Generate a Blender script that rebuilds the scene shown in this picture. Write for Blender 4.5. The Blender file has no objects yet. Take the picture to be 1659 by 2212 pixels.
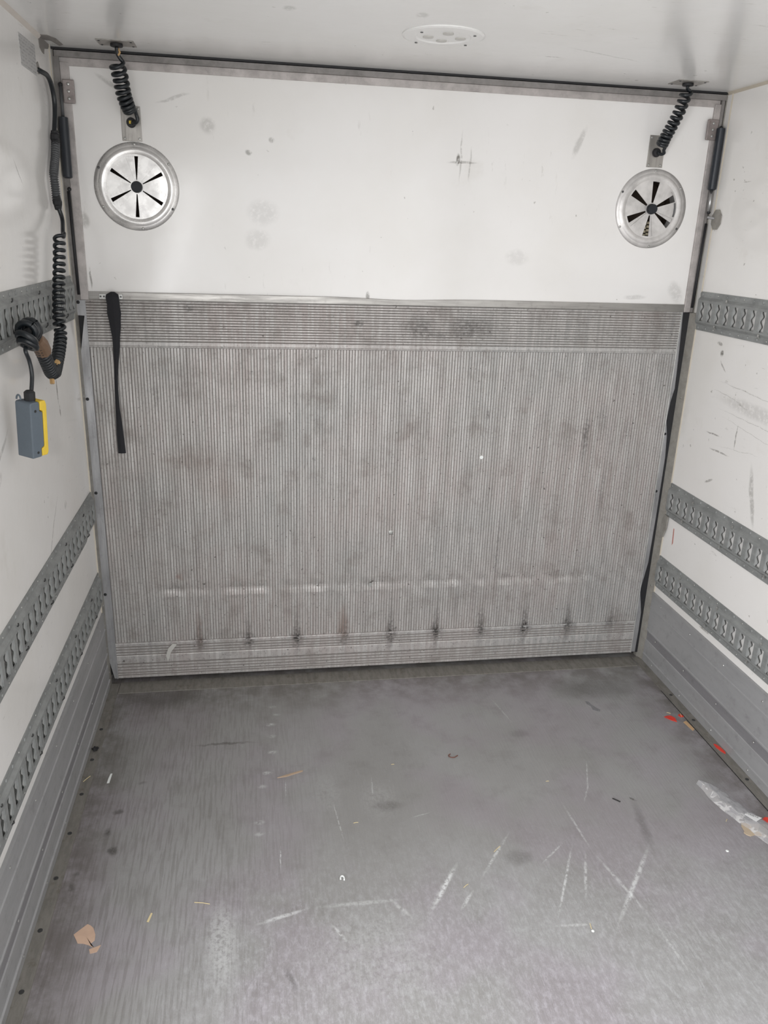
import bpy, bmesh, math, random
from mathutils import Vector, Matrix
random.seed(7)
sc = bpy.context.scene
C = sc.collection
# ------------------------------------------------------------------ camera
cam_d = bpy.data.cameras.new('camera')
cam = bpy.data.objects.new('camera', cam_d); C.objects.link(cam)
cam_d.sensor_fit = 'VERTICAL'; cam_d.sensor_height = 32.0
cam_d.lens = 32.0 * 1713.07 / 2212.0
cam_d.clip_start = 0.02
cam.matrix_world = (Matrix.Translation((-0.493, -2.6934, 1.6028))
    @ Matrix.Rotation(math.radians(-9.534), 4, 'Z')
    @ Matrix.Rotation(math.radians(90 - 19.1547), 4, 'X')
    @ Matrix.Rotation(math.radians(1.9798), 4, 'Z'))
sc.camera = cam
# ------------------------------------------------------------------ world, daylight, exposure
w = bpy.data.worlds.new('overcast_sky'); sc.world = w; w.use_nodes = True
w.node_tree.nodes['Background'].inputs[0].default_value = (0.93, 0.97, 1.0, 1)
w.node_tree.nodes['Background'].inputs[1].default_value = 1.0
ld = bpy.data.lights.new('daylight_opening', 'AREA'); ld.shape = 'RECTANGLE'
ld.size = 1.9; ld.size_y = 1.9; ld.energy = 22; ld.color = (1.0, 0.99, 0.98)
lo = bpy.data.objects.new('daylight_opening', ld); C.objects.link(lo)
lo.location = (-0.15, -3.05, 1.08)
lo.rotation_euler = (math.radians(90), 0, math.radians(-6))
ls = bpy.data.lights.new('added_side_light', 'AREA'); ls.shape = 'RECTANGLE'  # lamp added at an assumed unseen opening, brightens right wall and near floor
ls.size = 1.85; ls.size_y = 0.95; ls.energy = 54; ls.color = (0.985, 0.985, 1.0)
lso = bpy.data.objects.new('added_side_light', ls); C.objects.link(lso)
lso.location = (-1.12, -2.42, 1.0); lso.rotation_euler = (0, math.radians(-72), 0)
sc.view_settings.view_transform = 'Standard'
sc.view_settings.look = 'None'
sc.view_settings.gamma = 1.0
sc.view_settings.use_curve_mapping = False
sc.view_settings.exposure = 0.0
# ------------------------------------------------------------------ constants
XL, XR, H, YF = -1.05, 1.05, 2.082, -2.95      # side walls, ceiling, front opening
PI = math.pi
# ------------------------------------------------------------------ material helpers
class NT:
    def __init__(s, name):
        s.m = bpy.data.materials.new(name); s.m.use_nodes = True
        s.t = s.m.node_tree; s.b = s.t.nodes['Principled BSDF']
        s.pos = s.t.nodes.new('ShaderNodeNewGeometry').outputs['Position']
    def n(s, typ, **kw):
        o = s.t.nodes.new(typ)
        for k, v in kw.items(): setattr(o, k, v)
        return o
    def l(s, a, b): s.t.links.new(a, b)
    def mapping(s, vec, scale=(1, 1, 1), loc=(0, 0, 0), rot=(0, 0, 0), typ='POINT'):
        m = s.n('ShaderNodeMapping', vector_type=typ)
        s.l(vec, m.inputs['Vector'])
        m.inputs['Location'].default_value = loc; m.inputs['Rotation'].default_value = rot; m.inputs['Scale'].default_value = scale
        return m.outputs[0]
    def noise(s, vec, scale, detail=3, rough=.55, dist=0):
        o = s.n('ShaderNodeTexNoise'); s.l(vec, o.inputs['Vector'])
        o.inputs['Scale'].default_value = scale; o.inputs['Detail'].default_value = detail
        o.inputs['Roughness'].default_value = rough; o.inputs['Distortion'].default_value = dist
        return o.outputs['Fac']
    def ramp(s, v, a, b, lo=0., hi=1.):
        o = s.n('ShaderNodeMapRange', interpolation_type='SMOOTHSTEP'); s.l(v, o.inputs['Value'])
        o.inputs['From Min'].default_value = a; o.inputs['From Max'].default_value = b
        o.inputs['To Min'].default_value = lo; o.inputs['To Max'].default_value = hi
        return o.outputs[0]
    def math(s, op, a, b=None, c=None):
        o = s.n('ShaderNodeMath', operation=op)
        for i, v in enumerate((a, b, c)):
            if v is None: continue
            if isinstance(v, (int, float)): o.inputs[i].default_value = v
            else: s.l(v, o.inputs[i])
        return o.outputs[0]
    def mix(s, fac, a, b, blend='MIX'):
        o = s.n('ShaderNodeMix', data_type='RGBA', blend_type=blend)
        if isinstance(fac, (int, float)): o.inputs[0].default_value = fac
        else: s.l(fac, o.inputs[0])
        for i, v in ((6, a), (7, b)):
            if isinstance(v, tuple): o.inputs[i].default_value = (*v, 1)
            else: s.l(v, o.inputs[i])
        return o.outputs[2]
    def distort(s, amp, scale=25):
        o = s.n('ShaderNodeTexNoise'); s.l(s.pos, o.inputs['Vector']); o.inputs['Scale'].default_value = scale
        o.inputs['Detail'].default_value = 4
        v = s.n('ShaderNodeVectorMath', operation='SUBTRACT'); s.l(o.outputs['Color'], v.inputs[0]); v.inputs[1].default_value = (.5, .5, .5)
        k = s.n('ShaderNodeVectorMath', operation='SCALE'); s.l(v.outputs[0], k.inputs[0]); k.inputs['Scale'].default_value = amp
        a = s.n('ShaderNodeVectorMath', operation='ADD'); s.l(k.outputs[0], a.inputs[0]); s.l(s.pos, a.inputs[1])
        return a.outputs[0]
    def spots(s, vec, lst, soft=.6):
        """sum of elliptical marks: (centre, half sizes, rotation, strength)"""
        tot = None
        for c, sz, r, st in lst:
            m = s.mapping(vec, scale=sz, loc=c, rot=r, typ='TEXTURE')
            g = s.n('ShaderNodeTexGradient', gradient_type='SPHERICAL'); s.l(m, g.inputs['Vector'])
            v = s.ramp(g.outputs['Fac'], 0, soft)
            tot = s.math('MULTIPLY', v, st) if tot is None else s.math('MULTIPLY_ADD', v, st, tot)
        return s.math('MINIMUM', tot, 1.0)
    def bump(s, h, strength=.3, dist=.001):
        o = s.n('ShaderNodeBump'); o.inputs['Strength'].default_value = strength; o.inputs['Distance'].default_value = dist
        s.l(h, o.inputs['Height']); s.l(o.outputs[0], s.b.inputs['Normal'])
    def set(s, **kw):
        for k, v in kw.items():
            i = s.b.inputs[k.replace('_', ' ')]
            if isinstance(v, (int, float)): i.default_value = v
            elif isinstance(v, tuple): i.default_value = (*v, 1)
            else: s.l(v, i)
        return s.m

def simple(name, col, rough=.5, metal=0., var=.12, scale=40, bump=0.0):
    k = NT(name)
    n = k.noise(k.pos, scale, 4)
    c = k.mix(n, tuple(x * (1 - var) for x in col), tuple(min(1, x * (1 + var)) for x in col))
    if bump: k.bump(n, bump)
    return k.set(Base_Color=c, Roughness=rough, Metallic=metal)

def seg(p, q, wd, st, z=1.0):
    """elongated mark on the floor between two points"""
    cx, cy = (p[0] + q[0]) / 2, (p[1] + q[1]) / 2
    L = math.hypot(q[0] - p[0], q[1] - p[1]) / 2
    return ((cx, cy, 0), (L * 1.15, wd, z), (0, 0, math.atan2(q[1] - p[1], q[0] - p[0])), st)

def grp(name, marks=(), base=(.80, .785, .765), stainy=.5, axis='y', rough=.15):
    k = NT(name)
    big = k.noise(k.pos, 2.2, 4)
    c = k.mix(k.ramp(big, .35, .7), base, tuple(b * f for b, f in zip(base, (.95, .945, .93))))
    # fine scuffs and scratches
    st = k.mapping(k.pos, scale=(6, 22, 22) if axis == 'x' else ((22, 5, 26) if axis == 'y' else (22, 22, 5)), rot=(.18, .1, .12))
    sc1 = k.noise(st, 2.6, 6, .68)
    msk = k.noise(k.pos, 3.1, 3)
    f = k.math('MULTIPLY', k.ramp(sc1, .60, .73), k.ramp(msk, .5, .68))
    c = k.mix(k.math('MULTIPLY', f, stainy), c, (.33, .31, .28))
    # small specks
    sp = k.noise(k.pos, 46, 2, .5)
    f2 = k.math('MULTIPLY', k.ramp(sp, .715, .76), k.ramp(k.noise(k.pos, 5, 2), .45, .6))
    c = k.mix(k.math('MULTIPLY', f2, .6), c, (.25, .235, .21))
    # pale brown smudges
    sm = k.ramp(k.noise(k.pos, 7, 4, .6), .62, .78)
    c = k.mix(k.math('MULTIPLY', sm, .14), c, (.45, .41, .33))
    if marks:
        d = k.distort(.016, 16)
        v = k.spots(d, marks)
        v = k.math('MULTIPLY', v, k.ramp(k.noise(k.pos, 60, 4, .7), .3, .55))
        c = k.mix(v, c, (.13, .12, .10))
    k.bump(k.noise(k.pos, 14, 3), .12, .004)
    return k.set(Base_Color=c, Roughness=k.ramp(msk, .3, .7, rough, rough + .03), Specular_IOR_Level=.55)

# ------------------------------------------------------------------ materials
A = (0, 0, 0)
M = {}
M['grp_back'] = grp('white_laminate_panel', [
    ((.158, 0, 1.843), (.008, 1, .022), A, .9), ((.168, 0, 1.85), (.004, 1, .09), A, .35), ((.20, 0, 1.83), (.004, 1, .06), A, .35),
    ((.175, 0, 1.835), (.06, 1, .005), A, .45), ((-.50, 0, 1.83), (.013, 1, .01), A, .6), ((-.43, 0, 1.87), (.012, 1, .01), A, .5),
    ((-.12, 0, 1.415), (.008, 1, .018), A, .7), ((.56, 0, 1.91), (.014, 1, .06), (0, .35, 0), .3), ((-.62, 0, 1.90), (.03, 1, .03), A, .3),
    ((-.46, 0, 1.66), (.06, 1, .05), A, .16), ((-.48, 0, 1.58), (.05, 1, .04), A, .16), ((.38, 0, 1.55), (.05, 1, .03), A, .14),
    ((-1.0, 0, 1.62), (.02, 1, .03), A, .4), ((-.995, 0, 1.45), (.004, 1, .04), A, .6), ((-.90, 0, 2.0), (.05, 1, .01), (0, .5, 0), .3),
    ((-.72, 0, 1.97), (.06, 1, .006), (0, -.3, 0), .3), ((.97, 0, 1.45), (.03, 1, .05), (0, -.5, 0), .22), ((.82, 0, 1.43), (.05, 1, .01), A, .25)],
    axis='z', base=(.80, .785, .77))
M['grp_left'] = grp('white_laminate_left', [
    ((-1.05, -.34, 1.16), (1, .006, .05), A, .9), ((-1.05, -.33, 1.10), (1, .008, .022), A, .7), ((-1.05, -.38, .83), (1, .02, .015), A, .3),
    ((-1.05, -.62, 1.18), (1, .03, .015), A, .4), ((-1.05, -.9, 1.12), (1, .1, .008), (.5, 0, 0), .4), ((-1.05, -.95, 1.06), (1, .06, .02), (.5, 0, 0), .35),
    ((-1.05, -.5, 1.72), (1, .05, .004), (-.7, 0, 0), .5), ((-1.05, -.55, .80), (1, .16, .004), (.75, 0, 0), .45)], axis='y')
M['grp_right'] = grp('white_laminate_right', [
    ((1.05, -.22, 1.27), (1, .012, .014), A, .9), ((1.05, -.20, 1.30), (1, .02, .008), A, .6), ((1.05, -.24, 1.23), (1, .03, .004), (.7, 0, 0), .6),
    ((1.05, -.25, 1.0), (1, .05, .004), A, .7), ((1.05, -.38, 1.02), (1, .004, .05), A, .7), ((1.05, -.3, .95), (1, .07, .004), A, .6),
    ((1.05, -.52, .86), (1, .015, .12), (-.35, 0, 0), .45), ((1.05, -.45, 1.12), (1, .25, .03), (.05, 0, 0), .22), ((1.05, -.4, 1.17), (1, .2, .0025), (.05, 0, 0), .3),
    ((1.05, -.5, 1.08), (1, .3, .002), (.05, 0, 0), .3), ((1.05, -.45, 1.05), (1, .2, .0012), (.12, 0, 0), .35), ((1.05, -.4, .98), (1, .14, .0012), (-.1, 0, 0), .35), ((1.05, -.3, 1.14), (1, .12, .0012), (.1, 0, 0), .35), ((1.05, -.27, .84), (1, .03, .006), (-.4, 0, 0), .6), ((1.05, -.75, .45), (1, .008, .03), A, .8), 
    ((1.05, -.4, .33), (1, .04, .008), A, .7)], stainy=.75, axis='y')
M['grp_ceiling'] = grp('white_laminate_ceiling', [
    ((-.40, -.62, H), (.02, .03, 1), A, .35), ((-.1, -.65, H), (.02, .03, 1), A, .3), ((.45, -.4, H), (.16, .006, 1), (0, 0, .4), .3), ((.33, -.33, H), (.03, .004, 1), A, .7)],
    axis='x', base=(.78, .775, .765), rough=.17)

def metal_mat(name, col, rough, metal, dirt=.4, dcol=(.12, .11, .10), sc=(8, 8, 8), bump=.15, marks=None, var=.72):
    k = NT(name)
    v = k.mapping(k.pos, scale=sc)
    n1 = k.noise(v, 3, 6, .65); n2 = k.noise(k.pos, 30, 5, .7)
    c = k.mix(k.ramp(n1, .3, .75), col, tuple(x * var for x in col))
    c = k.mix(k.math('MULTIPLY', k.ramp(n2, .52, .75), dirt), c, dcol)
    if marks:
        c = k.mix(k.spots(k.distort(.03, 40), marks), c, dcol)
    k.bump(n2, bump, .0006)
    return k.set(Base_Color=c, Roughness=k.ramp(n1, .3, .7, rough, rough + .15), Metallic=metal)

# ribbed back panels
def ribbed(name):
    k = NT(name)
    big = k.noise(k.pos, 2.1, 5, .6); med = k.noise(k.pos, 9, 5, .65); fine = k.noise(k.pos, 120, 4, .75)
    streak = k.noise(k.mapping(k.pos, scale=(60, 60, 3)), 1.6, 5, .6)
    c = k.mix(k.ramp(big, .36, .64), (.43, .39, .375), (.39, .385, .375))
    c = k.mix(k.ramp(streak, .42, .64), c, (.50, .485, .47))
    c = k.mix(k.math('MULTIPLY', k.ramp(med, .5, .72), .5), c, (.215, .185, .165))
    c = k.mix(k.math('MULTIPLY', k.ramp(fine, .5, .74), .62), c, (.12, .11, .10))
    # pitting, dark specks
    pit = k.ramp(k.noise(k.pos, 70, 2, .5), .70, .74)
    c = k.mix(k.math('MULTIPLY', pit, .8), c, (.07, .06, .055))
    marks = [((.06, 0, 1.315), (.09, 1, .05), A, .55), ((.24, 0, 1.32), (.12, 1, .045), A, .65), ((.16, 0, 1.29), (.2, 1, .02), A, .4), ((-.148, 0, 1.323), (.025, 1, .013), A, .8),
             ((-.297, 0, .856), (.009, 1, .015), A, .8), ((.323, 0, 1.015), (.006, 1, .022), A, .9), ((-.70, 0, 1.365), (.03, 1, .015), A, .7),
             ((.70, 0, .93), (.02, 1, .14), A, .55), ((.76, 0, 1.0), (.03, 1, .1), A, .3), ((.86, 0, .95), (.045, 1, .1), A, .25), ((.79, 0, .72), (.015, 1, .18), A, .3),
             ((-.82, 0, 1.08), (.02, 1, .07), A, .35), ((-.9, 0, .7), (.2, 1, .2), A, .12), ((.40, 0, .48), (.01, 1, .2), A, .35), ((.36, 0, .3), (.3, 1, .1), A, .1)]
    jx = [-.896 + .1793 * i for i in range(11)]
    for i, x in enumerate(jx):
        s_ = (.2, .65, .8, .95, .6, 1, 1, .8, 1, .9, .5)[i]
        marks.append(((x, 0, .17), (.02, 1, .13), A, .65 * s_)); marks.append(((x, 0, .155), (.05, 1, .045), A, .6 * s_))
    d = k.distort(.03, 55)
    mk = k.math('MULTIPLY', k.spots(d, marks, .9), k.ramp(k.noise(k.pos, 80, 4, .7), .3, .6))
    c = k.mix(mk, c, (.05, .045, .042))
    rust = k.spots(k.distort(.04, 30), [((-.185, 0, .21), (.03, 1, .1), A, .6), ((-.717, 0, .2), (.02, 1, .1), A, .4), ((-.62, 0, .75), (.12, 1, .08), A, .25), ((-.7, 0, .85), (.2, 1, .1), A, .2), ((-.78, 0, .42), (.02, 1, .02), A, .7)], .9)
    c = k.mix(k.math('MULTIPLY', rust, .7), c, (.22, .12, .08))
    k.bump(fine, .5, .0012)
    return k.set(Base_Color=c, Roughness=k.ramp(med, .3, .7, .42, .62), Metallic=.35)
M['rib'] = ribbed('ribbed_aluminium')
M['groove'] = simple('dirty_groove', (.235, .215, .20), .8, 0, .4, 60)
M['alu_trim'] = metal_mat('aluminium_trim', (.50, .465, .45), .42, .35, .25)
M['alu_grey'] = metal_mat('grey_seal_profile', (.27, .255, .245), .5, .3, .4)
M['alu_rail'] = metal_mat('aluminium_bottom_rail', (.40, .385, .365), .33, .75, .3, sc=(2, 8, 30))
M['jamb'] = metal_mat('steel_jamb', (.33, .315, .285), .45, .2, .45, (.17, .14, .10))
M['side_rail'] = metal_mat('aluminium_side_rail', (.42, .42, .43), .38, .55, .3, sc=(20, 20, 3))
M['kick'] = metal_mat('aluminium_kick_plate', (.37, .37, .375), .38, .25, .35, (.15, .145, .14), sc=(10, 1.2, 6), var=.86)
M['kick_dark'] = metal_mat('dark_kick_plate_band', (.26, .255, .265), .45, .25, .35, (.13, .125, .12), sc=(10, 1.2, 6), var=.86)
M['galv'] = metal_mat('galvanised_rail_steel', (.30, .31, .305), .45, .2, .3, (.12, .125, .12), sc=(12, 5, 12))
M['rivet'] = metal_mat('rivet_steel', (.52, .52, .50), .3, .8, .3)
M['lip'] = metal_mat('worn_slot_lip', (.60, .60, .58), .35, .5, .3)
M['slot_lip'] = metal_mat('slot_lip_steel', (.46, .47, .465), .4, .2, .2)
M['slot_edge'] = metal_mat('dark_slot_edge', (.10, .105, .10), .5, .2, .2)
M['plate'] = metal_mat('brushed_plate', (.43, .41, .385), .38, .75, .2, sc=(30, 30, 2))
M['stainless'] = metal_mat('polished_stainless', (.76, .745, .73), .2, .6, .08, sc=(6, 6, 6), bump=.05)
M['stainless_dull'] = metal_mat('dull_stainless', (.70, .68, .665), .34, .5, .2, sc=(6, 6, 6), bump=.08)
M['hinge'] = metal_mat('zinc_hinge', (.33, .29, .28), .4, .6, .5, (.15, .10, .08))
M['black'] = simple('black_rubber', (.012, .012, .014), .6)
M['black_gloss'] = simple('black_cable_sheath', (.010, .013, .016), .32)
M['strut_body'] = simple('gas_strut_cylinder', (.013, .017, .024), .35)
M['rod'] = simple('steel_rod', (.42, .42, .42), .25, .9)
M['web'] = simple('black_webbing', (.014, .014, .017), .9, bump=.3, scale=300)
M['brown'] = simple('brown_cavity', (.07, .05, .038), .8)
M['cream'] = simple('cream_grille', (.75, .66, .48), .6)
M['knob'] = simple('black_knob', (.006, .008, .013), .6)
M['sleeve'] = simple('grey_corrugated_sleeve', (.065, .068, .072), .45)
M['tape'] = simple('brown_parcel_tape', (.17, .105, .065), .5, var=.3)
M['tape_tan'] = simple('tan_tape', (.48, .30, .13), .5, var=.3)
M['pend_grey'] = simple('grey_pendant_plastic', (.105, .13, .155), .55, var=.08, scale=90)
M['pend_yellow'] = simple('yellow_pendant_plastic', (.70, .49, .05), .5, var=.08)
M['sealant'] = simple('grey_sealant', (.24, .225, .21), .6, var=.15)
M['bead'] = simple('beige_sealant_bead', (.62, .57, .52), .5, var=.1)
M['bead2'] = simple('yellowed_edge_bead', (.50, .45, .37), .5, var=.15)
M['lamp'] = simple('white_lamp_cover', (.79, .785, .77), .28, var=.02)
M['lamp_lens'] = simple('frosted_lens', (.50, .49, .46), .3, var=.1)
M['screw'] = simple('dark_screw', (.10, .10, .10), .4, .7)
M['yellow_core'] = simple('yellow_inner_wire', (.7, .5, .05), .5)
M['red'] = simple('red_plastic', (.72, .05, .03), .35, var=.15)
M['card'] = simple('brown_cardboard', (.55, .38, .28), .8, var=.18, scale=25)
M['card_tan'] = simple('tan_cardboard', (.55, .36, .20), .8, var=.12, scale=25)
M['card_pale'] = simple('pale_torn_cardboard', (.50, .40, .29), .8, var=.12, scale=25)
M['wood'] = simple('pale_wood_splinter', (.42, .31, .22), .7, var=.2)
M['straw'] = simple('straw', (.66, .55, .32), .7, var=.15)
M['white_plastic'] = simple('white_plastic', (.8, .82, .8), .5)
M['rust'] = simple('rusty_wire', (.16, .06, .04), .7)
M['paper'] = simple('white_paper', (.82, .82, .82), .6, var=.02)
M['ink'] = simple('black_ink', (.02, .02, .02), .6)
M['concrete'] = simple('pale_concrete', (.40, .39, .37), .9)
# faded sticker with lines of unreadable print
k = NT('faded_label')
ln = k.n('ShaderNodeTexWave', wave_type='BANDS', bands_direction='Z'); k.l(k.pos, ln.inputs['Vector']); ln.inputs['Scale'].default_value = 38
br = k.noise(k.mapping(k.pos, scale=(1, 60, 140)), 1.0, 3)
f = k.math('MULTIPLY', k.ramp(ln.outputs['Fac'], .45, .75), k.ramp(br, .42, .56))
M['label'] = k.set(Base_Color=k.mix(k.math('MULTIPLY', f, .75), (.47, .465, .46), (.27, .27, .275)), Roughness=.45)
# clear film: thin sheet, mostly clear, with a sharp gloss and a little haze
k = NT('clear_plastic_film')
tr = k.n('ShaderNodeBsdfTransparent'); gl = k.n('ShaderNodeBsdfGlossy'); gl.inputs['Roughness'].default_value = .09
df = k.n('ShaderNodeBsdfDiffuse'); df.inputs['Color'].default_value = (.8, .8, .83, 1)
lw = k.n('ShaderNodeLayerWeight'); lw.inputs['Blend'].default_value = .45
m1 = k.n('ShaderNodeMixShader'); m2 = k.n('ShaderNodeMixShader'); m2.inputs[0].default_value = .22
k.l(k.ramp(lw.outputs['Fresnel'], 0, 1, .05, .8), m1.inputs[0]); k.l(tr.outputs[0], m1.inputs[1]); k.l(gl.outputs[0], m1.inputs[2])
k.l(m1.outputs[0], m2.inputs[1]); k.l(df.outputs[0], m2.inputs[2])
k.l(m2.outputs[0], k.t.nodes['Material Output'].inputs['Surface']); k.t.nodes.remove(k.b)
M['film'] = k.m
# floor
k = NT('worn_grey_floor')
big = k.noise(k.pos, 1.7, 5, .6); med = k.noise(k.pos, 11, 6, .65); fine = k.noise(k.pos, 160, 3, .7)
c = k.mix(k.ramp(big, .35, .65), (.262, .257, .25), (.305, .302, .30))
c = k.mix(k.math('MULTIPLY', k.ramp(med, .48, .75), .45), c, (.19, .183, .173))
rg = k.noise(k.mapping(k.pos, scale=(150, 9, 1)), 1.0, 3)
rx = k.ramp(rg, .45, .62)
edge = k.n('ShaderNodeSeparateXYZ'); k.l(k.pos, edge.inputs[0])
leftness = k.ramp(edge.outputs['X'], -.1, -.75)
c = k.mix(k.math('MULTIPLY', k.math('MULTIPLY', rx, leftness), .35), c, (.12, .11, .10))
# scuff pattern that also paints brighter light into the near floor
scz = k.noise(k.mapping(k.pos, scale=(14, 7, 1), rot=(0, 0, .08)), 5.0, 10, .82)
near = k.math('MULTIPLY', k.ramp(edge.outputs['Y'], -.75, -1.35), k.ramp(edge.outputs['X'], -.85, -.5))
c = k.mix(k.math('MULTIPLY', k.math('MULTIPLY', k.ramp(scz, .42, .70), near), .5), c, (.55, .55, .575))
grit = k.noise(k.pos, 330, 4, .8)
c = k.mix(k.math('MULTIPLY', k.ramp(grit, .52, .72), .35), c, (.13, .125, .12))
c = k.mix(k.math('MULTIPLY', k.ramp(k.noise(k.mapping(k.pos, scale=(240, 22, 1)), 1.0, 6, .8), .55, .72), .22), c, (.55, .55, .57))
c = k.mix(k.ramp(k.noise(k.pos, 2.6, 3), .42, .62), c, k.mix(1.0, c, (1.03, .98, 1.04), 'MULTIPLY'))
# dirt along the edges and the sill
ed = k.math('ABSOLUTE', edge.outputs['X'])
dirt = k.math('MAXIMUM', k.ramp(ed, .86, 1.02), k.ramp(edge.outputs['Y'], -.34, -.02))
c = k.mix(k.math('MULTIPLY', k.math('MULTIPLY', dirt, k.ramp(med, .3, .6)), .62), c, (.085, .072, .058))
wh = [seg((.588, -1.019), (.36, -1.295), .009, .75), seg((.34, -.229), (.38, -.427), .004, .3), seg((.398, -.83), (.409, -1.033), .005, .45),
      seg((.409, -1.033), (.467, -1.267), .007, .5), seg((.467, -1.267), (.484, -1.447), .005, .5), seg((.556, -.635), (.50, -.78), .003, .7), seg((.52, -.74), (.464, -.838), .004, .4),
      seg((.365, -.995), (.224, -1.252), .005, .75), seg((.392, -1.025), (.32, -1.2), .006, .6), seg((.201, -.929), (.068, -1.096), .006, .65),
      seg((.041, -1.127), (-.009, -1.187), .007, .65), seg((.02, -1.03), (-.082, -1.183), .008, .65), seg((.35, -.98), (.246, -1.064), .004, .55),
      seg((-.524, -1.169), (-.383, -1.132), .008, .75), seg((-.383, -1.132), (-.126, -1.134), .009, .4), seg((-.451, -.905), (-.454, -.997), .0025, .8),
      seg((-.426, -.618), (-.429, -.712), .0025, .6), seg((-.291, -.743), (-.274, -.913), .003, .5), seg((-.159, -.632), (-.169, -.75), .003, .4), seg((-.105, -1.206), (.025, -1.025), .012, .4),
      seg((-.337, -1.187), (-.30, -1.25), .006, .5), seg((-.18, -1.13), (-.13, -1.2), .008, .4), seg((.20, -1.262), (.32, -1.27), .006, .5), seg((-.07, -.84), (.0, -.82), .003, .4)]
for (px, py, a) in ((-.458, -.218, .3), (-.445, -.267, .3), (-.463, -.326, .45), (-.47, -.326, .3), (-.462, -.394, .3), (-.464, -.482, .6), (-.482, -.587, .6), (-.498, -.65, .4), (-.507, -.808, .5), (-.508, -.855, .4)):
    wh.append(((px, py, 0), (.02, .012, 1), A, a))
wh += [((-.60, -1.21, 0), (.05, .17, 1), (0, 0, .05), .4), ((-.24, -1.3, 0), (.25, .2, 1), A, .16), ((-.30, -.7, 0), (.06, .12, 1), A, .1), ((-.15, -.75, 0), (.08, .12, 1), A, .12)]
wv = k.math('MULTIPLY', k.spots(k.distort(.006, 60), wh, .8), k.ramp(k.noise(k.pos, 75, 4, .75), .38, .56))
c = k.mix(wv, c, (.62, .63, .63))
dk = [((-.913, -.716, 0), (.022, .016, 1), A, .7), ((-.928, -.799, 0), (.016, .022, 1), A, .75), ((-.904, -.873, 0), (.022, .026, 1), A, .8), ((-.984, -.993, 0), (.012, .016, 1), A, .6),
      ((-.983, -.947, 0), (.014, .012, 1), A, .5), ((-.86, -.59, 0), (.02, .012, 1), A, .4), ((-.13, -.78, 0), (.07, .03, 1), A, .35), ((.2, -1.03, 0), (.06, .04, 1), A, .35),
      ((.60, -.95, 0), (.02, .14, 1), (0, 0, -.2), .35), ((-.62, -.42, 0), (.13, .008, 1), A, .6), ((-.44, -1.33, 0), (.012, .05, 1), (0, 0, .3), .45), ((.62, -.835, 0), (.006, .016, 1), (0, 0, .8), .9),
      ((.75, -.22, 0), (.22, .1, 1), A, .4), ((-.85, -.12, 0), (.25, .1, 1), A, .5), ((.38, -.47, 0), (.05, .03, 1), A, .3)]
dv = k.math('MULTIPLY', k.spots(k.distort(.025, 40), dk, .8), k.ramp(fine, .25, .5))
c = k.mix(dv, c, (.06, .055, .05))
k.bump(k.math('ADD', fine, k.math('MULTIPLY', rx, .6)), .35, .0008)
M['floor'] = k.set(Base_Color=c, Roughness=k.ramp(med, .3, .7, .34, .5), Metallic=.0, Specular_IOR_Level=.6)
M['floor_flange'] = metal_mat('floor_flange_steel', (.27, .255, .23), .5, .35, .6, (.12, .095, .065), sc=(20, 5, 5))

# ------------------------------------------------------------------ mesh helpers
def obj(name, bm, mat, parent=None, smooth=False, bevel=0, **props):
    if parent is not None:
        bmesh.ops.translate(bm, verts=bm.verts, vec=-wloc(parent))
    me = bpy.data.meshes.new(name); bm.normal_update(); bm.to_mesh(me); bm.free()
    if smooth:
        for p in me.polygons: p.use_smooth = True
    me.materials.append(M[mat] if isinstance(mat, str) else mat)
    o = bpy.data.objects.new(name, me); C.objects.link(o)
    if parent is not None: o.parent = parent
    if bevel:
        b = o.modifiers.new('bevel', 'BEVEL'); b.width = bevel; b.segments = 2; b.limit_method = 'ANGLE'
    for k_, v in props.items(): o[k_] = v
    return o
def wloc(o):
    v = Vector((0, 0, 0))
    while o is not None: v += o.location; o = o.parent
    return v
def thing(name, label, cat, loc, group=None):
    o = bpy.data.objects.new(name, None); C.objects.link(o); o.location = loc; o.empty_display_size = .05
    o['label'] = label; o['category'] = cat
    if group: o['group'] = group
    return o
def tag(o, label, cat, group=None):
    o['label'] = label; o['category'] = cat
    if group: o['group'] = group
    return o
def centre(o):
    """move a top-level mesh's origin to its own base"""
    me = o.data; xs = [v.co for v in me.vertices]
    c = Vector(((min(v.x for v in xs) + max(v.x for v in xs)) / 2, (min(v.y for v in xs) + max(v.y for v in xs)) / 2, min(v.z for v in xs)))
    me.transform(Matrix.Translation(-c)); o.location = c
    return o
def box(bm, x0, x1, y0, y1, z0, z1):
    v = [bm.verts.new((x, y, z)) for x in (x0, x1) for y in (y0, y1) for z in (z0, z1)]
    for f in ((0, 1, 3, 2), (4, 6, 7, 5), (0, 4, 5, 1), (2, 3, 7, 6), (0, 2, 6, 4), (1, 5, 7, 3)):
        bm.faces.new([v[i] for i in f])
    return bm
def B(*a):
    bm = bmesh.new(); box(bm, *a); return bm
def copy_obj(o, loc, parent):
    c_ = o.copy(); C.objects.link(c_); c_.location = loc; c_.parent = parent
    return c_
def prism(pts, axis, a, b):
    """closed polygon (2-D pts) extruded along axis between a and b. axis x: pts=(y,z); y: (x,z); z: (x,y)"""
    bm = bmesh.new()
    def mk(p, t): return {'x': (t, p[0], p[1]), 'y': (p[0], t, p[1]), 'z': (p[0], p[1], t)}[axis]
    v0 = [bm.verts.new(mk(p, a)) for p in pts]; v1 = [bm.verts.new(mk(p, b)) for p in pts]
    n = len(pts)
    for i in range(n): bm.faces.new((v0[i], v0[(i + 1) % n], v1[(i + 1) % n], v1[i]))
    bm.faces.new(v0[::-1]); bm.faces.new(v1)
    bmesh.ops.recalc_face_normals(bm, faces=bm.faces)
    return bm
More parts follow.
